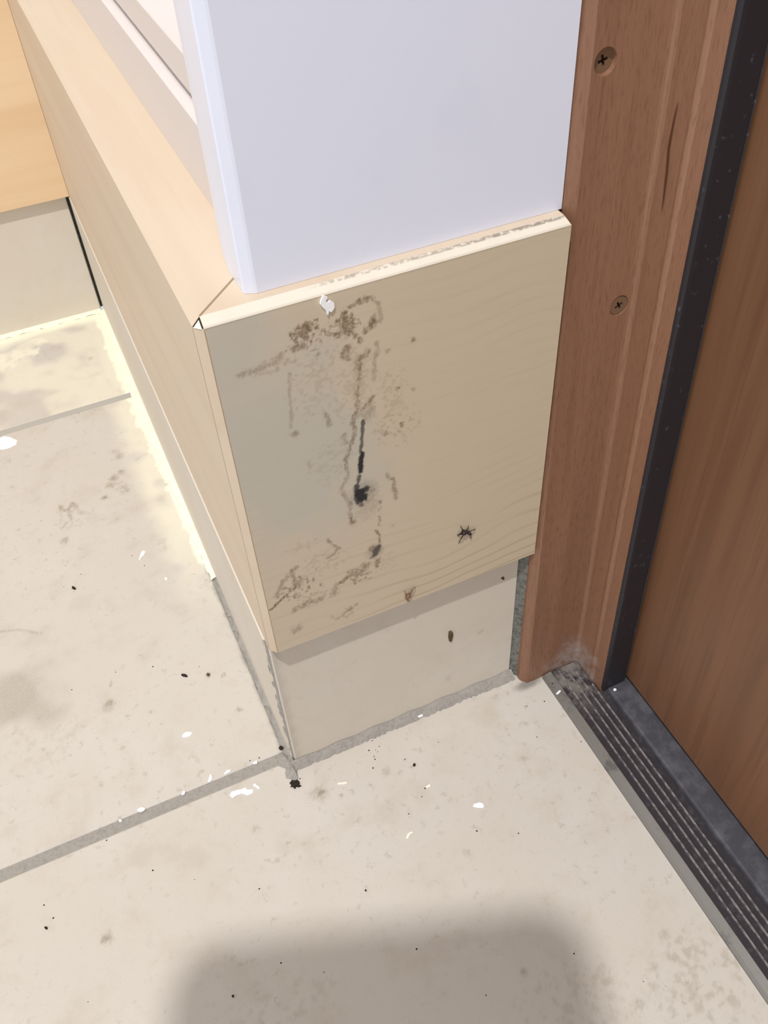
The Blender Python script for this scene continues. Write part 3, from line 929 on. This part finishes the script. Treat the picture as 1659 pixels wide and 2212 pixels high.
dirt('black ragged clump of dirt on the front tile below the plinth corner', [(625, 1692), (630, 1685), (637, 1687), (643, 1684), (648, 1690), (647, 1696), (652, 1698), (646, 1701), (640, 1700), (637, 1705), (632, 1700), (627, 1701), (629, 1696)], M_DIRT, .03, .6)
dirt('long dark crumb on the left tile halfway to the picture edge', blob(399, 1460, 8, 2.8, 14, 9))
dirt('short brown crumb on the left tile right of the long dark crumb', blob(450, 1458, 4, 3, 0, 8), M_DIRT2)
dirt('small dark crumb on the left tile well above the long dark crumb', blob(160, 1271, 5.5, 3, 20, 8))
dirt('dark round crumb on the front tile at far left', blob(100, 2005, 3.8, 3, 0, 8))
dirt('black crumb sitting on the grout at the plinth corner', blob(607, 1616, 6, 4, -10, 9), M_DIRT, 1.0)
dirt('black crumb on the grout right against the front skirting corner', blob(632, 1637, 4, 4.5, 30, 8), M_DIRT, .9)
dirt('dark round crumb on the front tile right of the speck cluster', blob(895, 1653, 3.2, 3.2, 0, 8))
dirt('dark round crumb inside the blurred shadow at the bottom', blob(503, 2152, 3, 2.6, 0, 8))
dirt('tiny dark crumb on the front tile right above the shadow', blob(790, 1924, 2.4, 2, 0, 7))
dirt('dark hole sized speck on the grey metal edge by the frame', blob(1195, 1477, 5, 3.5, 30, 8), M_DIRT, 1.2, .2)
o = dirt('brown ribbed larva casing stuck upright on the front skirting tile', [(969, 1364), (974, 1362), (978, 1366), (976, 1375), (975, 1384), (970, 1385), (968, 1376)], M_DIRT2, 4.35, .7, 'larva_casing', 1)
o['category'] = 'larva'
dirt('dark round dot stuck on the front skirting in the board shadow', blob(1086, 1249, 3.4, 3.4, 0, 8), M_DIRT2, 4.35, .25, 'dirt_spot', 1)
P = at(464, 1153, 0, -.02)

# loose specks too fine to count
sp = []
for u, v in [(805, 1594), (812, 1594), (804, 1600), (819, 1612), (797, 1621), (811, 1620), (816, 1624), (808, 1634), (810, 1640), (760, 1598), (738, 1690), (918, 1703), (911, 1721),
             (947, 1603), (875, 1640), (806, 1659), (883, 1758), (636, 1680), (622, 1678), (648, 1682), (540, 1643), (560, 1637), (137, 1268), (175, 1240), (115, 1983), (190, 2164), (607, 2080),
             (1138, 1525), (1176, 1515), (1255, 1602), (1160, 1592), (1030, 1795), (1120, 1800), (1240, 2060), (1390, 2120), (373, 1065), (465, 1153), (460, 1222), (312, 1222), (420, 1240), (95, 1955),
             (170, 893), (204, 886), (285, 1200), (155, 1490), (430, 1440), (250, 1452), (560, 1920), (330, 1440), (700, 2100), (900, 2050), (1050, 2150), (420, 1900), (330, 1880), (230, 1815)]:
    q = at(u, v, 2, .03); r = random.Random(u).uniform(.13, .28)
    k = len(sp)
    sp.append((q, r))
v = []; f = []
for q, r in sp:
    b = len(v)
    for i in range(6):
        a = i*math.pi/3
        v.append((q[0]+r*math.cos(a), q[1]+r*math.sin(a), 0.01))
    v.append((q[0], q[1], r*.9))
    f += [(b+i, b+(i+1) % 6, b+6) for i in range(6)]
o = mesh_obj('dirt_specks', v, f, M_DIRT)
tag(o, 'fine dark specks of dirt scattered over the floor tiles', 'dirt', None, 'stuff')


def insect(label, body, legs, mat, lift=.5):
    c = at(*body[0], 1, -.5)
    root = thing('insect', label, 'insect', c)
    P = [at(u, v, 1, -.5) for u, v in body]
    rr = [.55, .75, .5, .4][:len(P)]
    bm = bmesh.new()
    for p, r in zip(P, rr):
        bmesh.ops.create_icosphere(bm, subdivisions=2, radius=r*U, matrix=Matrix.Translation(Vector((p-c)*U)))
    me = bpy.data.meshes.new('body'); bm.to_mesh(me); bm.free(); me.materials.append(mat)
    o = bpy.data.objects.new('body', me); COL.objects.link(o); o.parent = root
    for L in legs:
        Q = [at(u, v, 1, -.5 if i == 0 else (-.9 if i < len(L)-1 else -.12)) for i, (u, v) in enumerate(L)]
        v = []; f = []
        for i, q in enumerate(Q):
            e = Q[min(i+1, len(Q)-1)]-Q[max(i-1, 0)]; e = e/np.linalg.norm(e)
            s1 = np.cross(e, (0, 1, 0)); s1 /= np.linalg.norm(s1); s2 = np.cross(e, s1)
            w_ = .17*(1-.45*i/(len(Q)-1))
            for k in range(5):
                a = 2*math.pi*k/5
                v.append(q+w_*(math.cos(a)*s1+math.sin(a)*s2))
        for i in range(len(Q)-1):
            for k in range(5):
                f.append((i*5+k, i*5+(k+1) % 5, i*5+5+(k+1) % 5, i*5+5+k))
        mesh_obj('leg', v, f, mat, root)
    return root


insect('small dead black insect with spread legs on the right of the stained board', [(1007, 1149), (1002, 1151), (1013, 1152), (1016, 1154)],
       [[(1003, 1150), (996, 1154), (989, 1158)], [(1003, 1152), (997, 1162), (991, 1173)], [(1002, 1147), (998, 1142), (995, 1136)], [(1008, 1146), (1011, 1141), (1012, 1136)],
        [(1012, 1149), (1020, 1146), (1027, 1143)], [(1014, 1153), (1016, 1158), (1018, 1163)], [(1000, 1149), (994, 1153), (988, 1156)]], M_BUG)
insect('faded brown dead insect at the bottom edge of the stained board', [(879, 1291), (882, 1287)],
       [[(878, 1288), (876, 1282), (874, 1276)], [(884, 1286), (890, 1278), (894, 1270), (897, 1269)], [(882, 1285), (888, 1280), (890, 1273)], [(878, 1293), (880, 1297), (884, 1299)]], M_BUG2)

# ---------------------------------------------------------------- unseen plate on a floor stand, added and shaped to shade the front tile
LAMP = np.array((-0.50, -0.74, 2.40))/U
TT = .34
c0 = np.array((3.0, -56.5, 0)); du_ = np.array((.943, -.333, 0)); dv_ = np.array((-.333, -.943, 0))
q0 = c0+dv_*75; ctr = q0+TT*(LAMP-q0)
tb = thing('shade_plate', 'unseen plate on a slim stand, added to cast the rounded shadow on the front floor tile', 'shade_plate', (ctr[0]-70, ctr[1]-60, 0))


def tp(a, b, d):
    q = c0+du_*a+dv_*b
    return q+TT*(LAMP-q)+np.array((0, 0, d))


cr = 14; x0, x1, y0, y1 = -57, 53, -4, 150
out = []
for cx, cy, a0 in ((x1-cr, y1-cr, 0), (x0+cr, y1-cr, 90), (x0+cr, y0+cr, 180), (x1-cr, y0+cr, 270)):
    for i in range(7):
        a = math.radians(a0+15*i); out.append((cx+cr*math.cos(a), cy+cr*math.sin(a)))
v, f = sweep(out, [0, 4.2], lambda q, t: tp(q[0], q[1], t))
fix_normals(mesh_obj('case', v, f, M_PLATE, tb))
v = [tp(a, b, 4.3) for a, b in ((x0+6, y0+10), (x1-6, y0+10), (x1-6, y1-10), (x0+6, y1-10))]
mesh_obj('plate_face', v, [(0, 1, 2, 3)], M_BLACK, tb)


def tube(name, a, b, r, parent):
    a = np.array(a, float); b = np.array(b, float); e = (b-a)/np.linalg.norm(b-a)
    s1 = np.cross(e, (.3, .9, .1)); s1 /= np.linalg.norm(s1); s2 = np.cross(e, s1)
    ring = [(math.cos(2*math.pi*i/12), math.sin(2*math.pi*i/12)) for i in range(12)]
    v, f = sweep(ring, [0, 1], lambda q, t: a+(b-a)*t+r*(q[0]*s1+q[1]*s2))
    return fix_normals(mesh_obj(name, v, f, M_PLATE, parent))


base = np.array((ctr[0]-70, ctr[1]-60, 0))
tube('stand_post', base+(0, 0, 60), tp(-2, 100, 0), 3, tb)
for a in (95, 215, 335):
    tube('stand_leg', base+(0, 0, 70), base+(45*math.cos(math.radians(a+115)), 45*math.sin(math.radians(a+115)), 1), 2, tb)
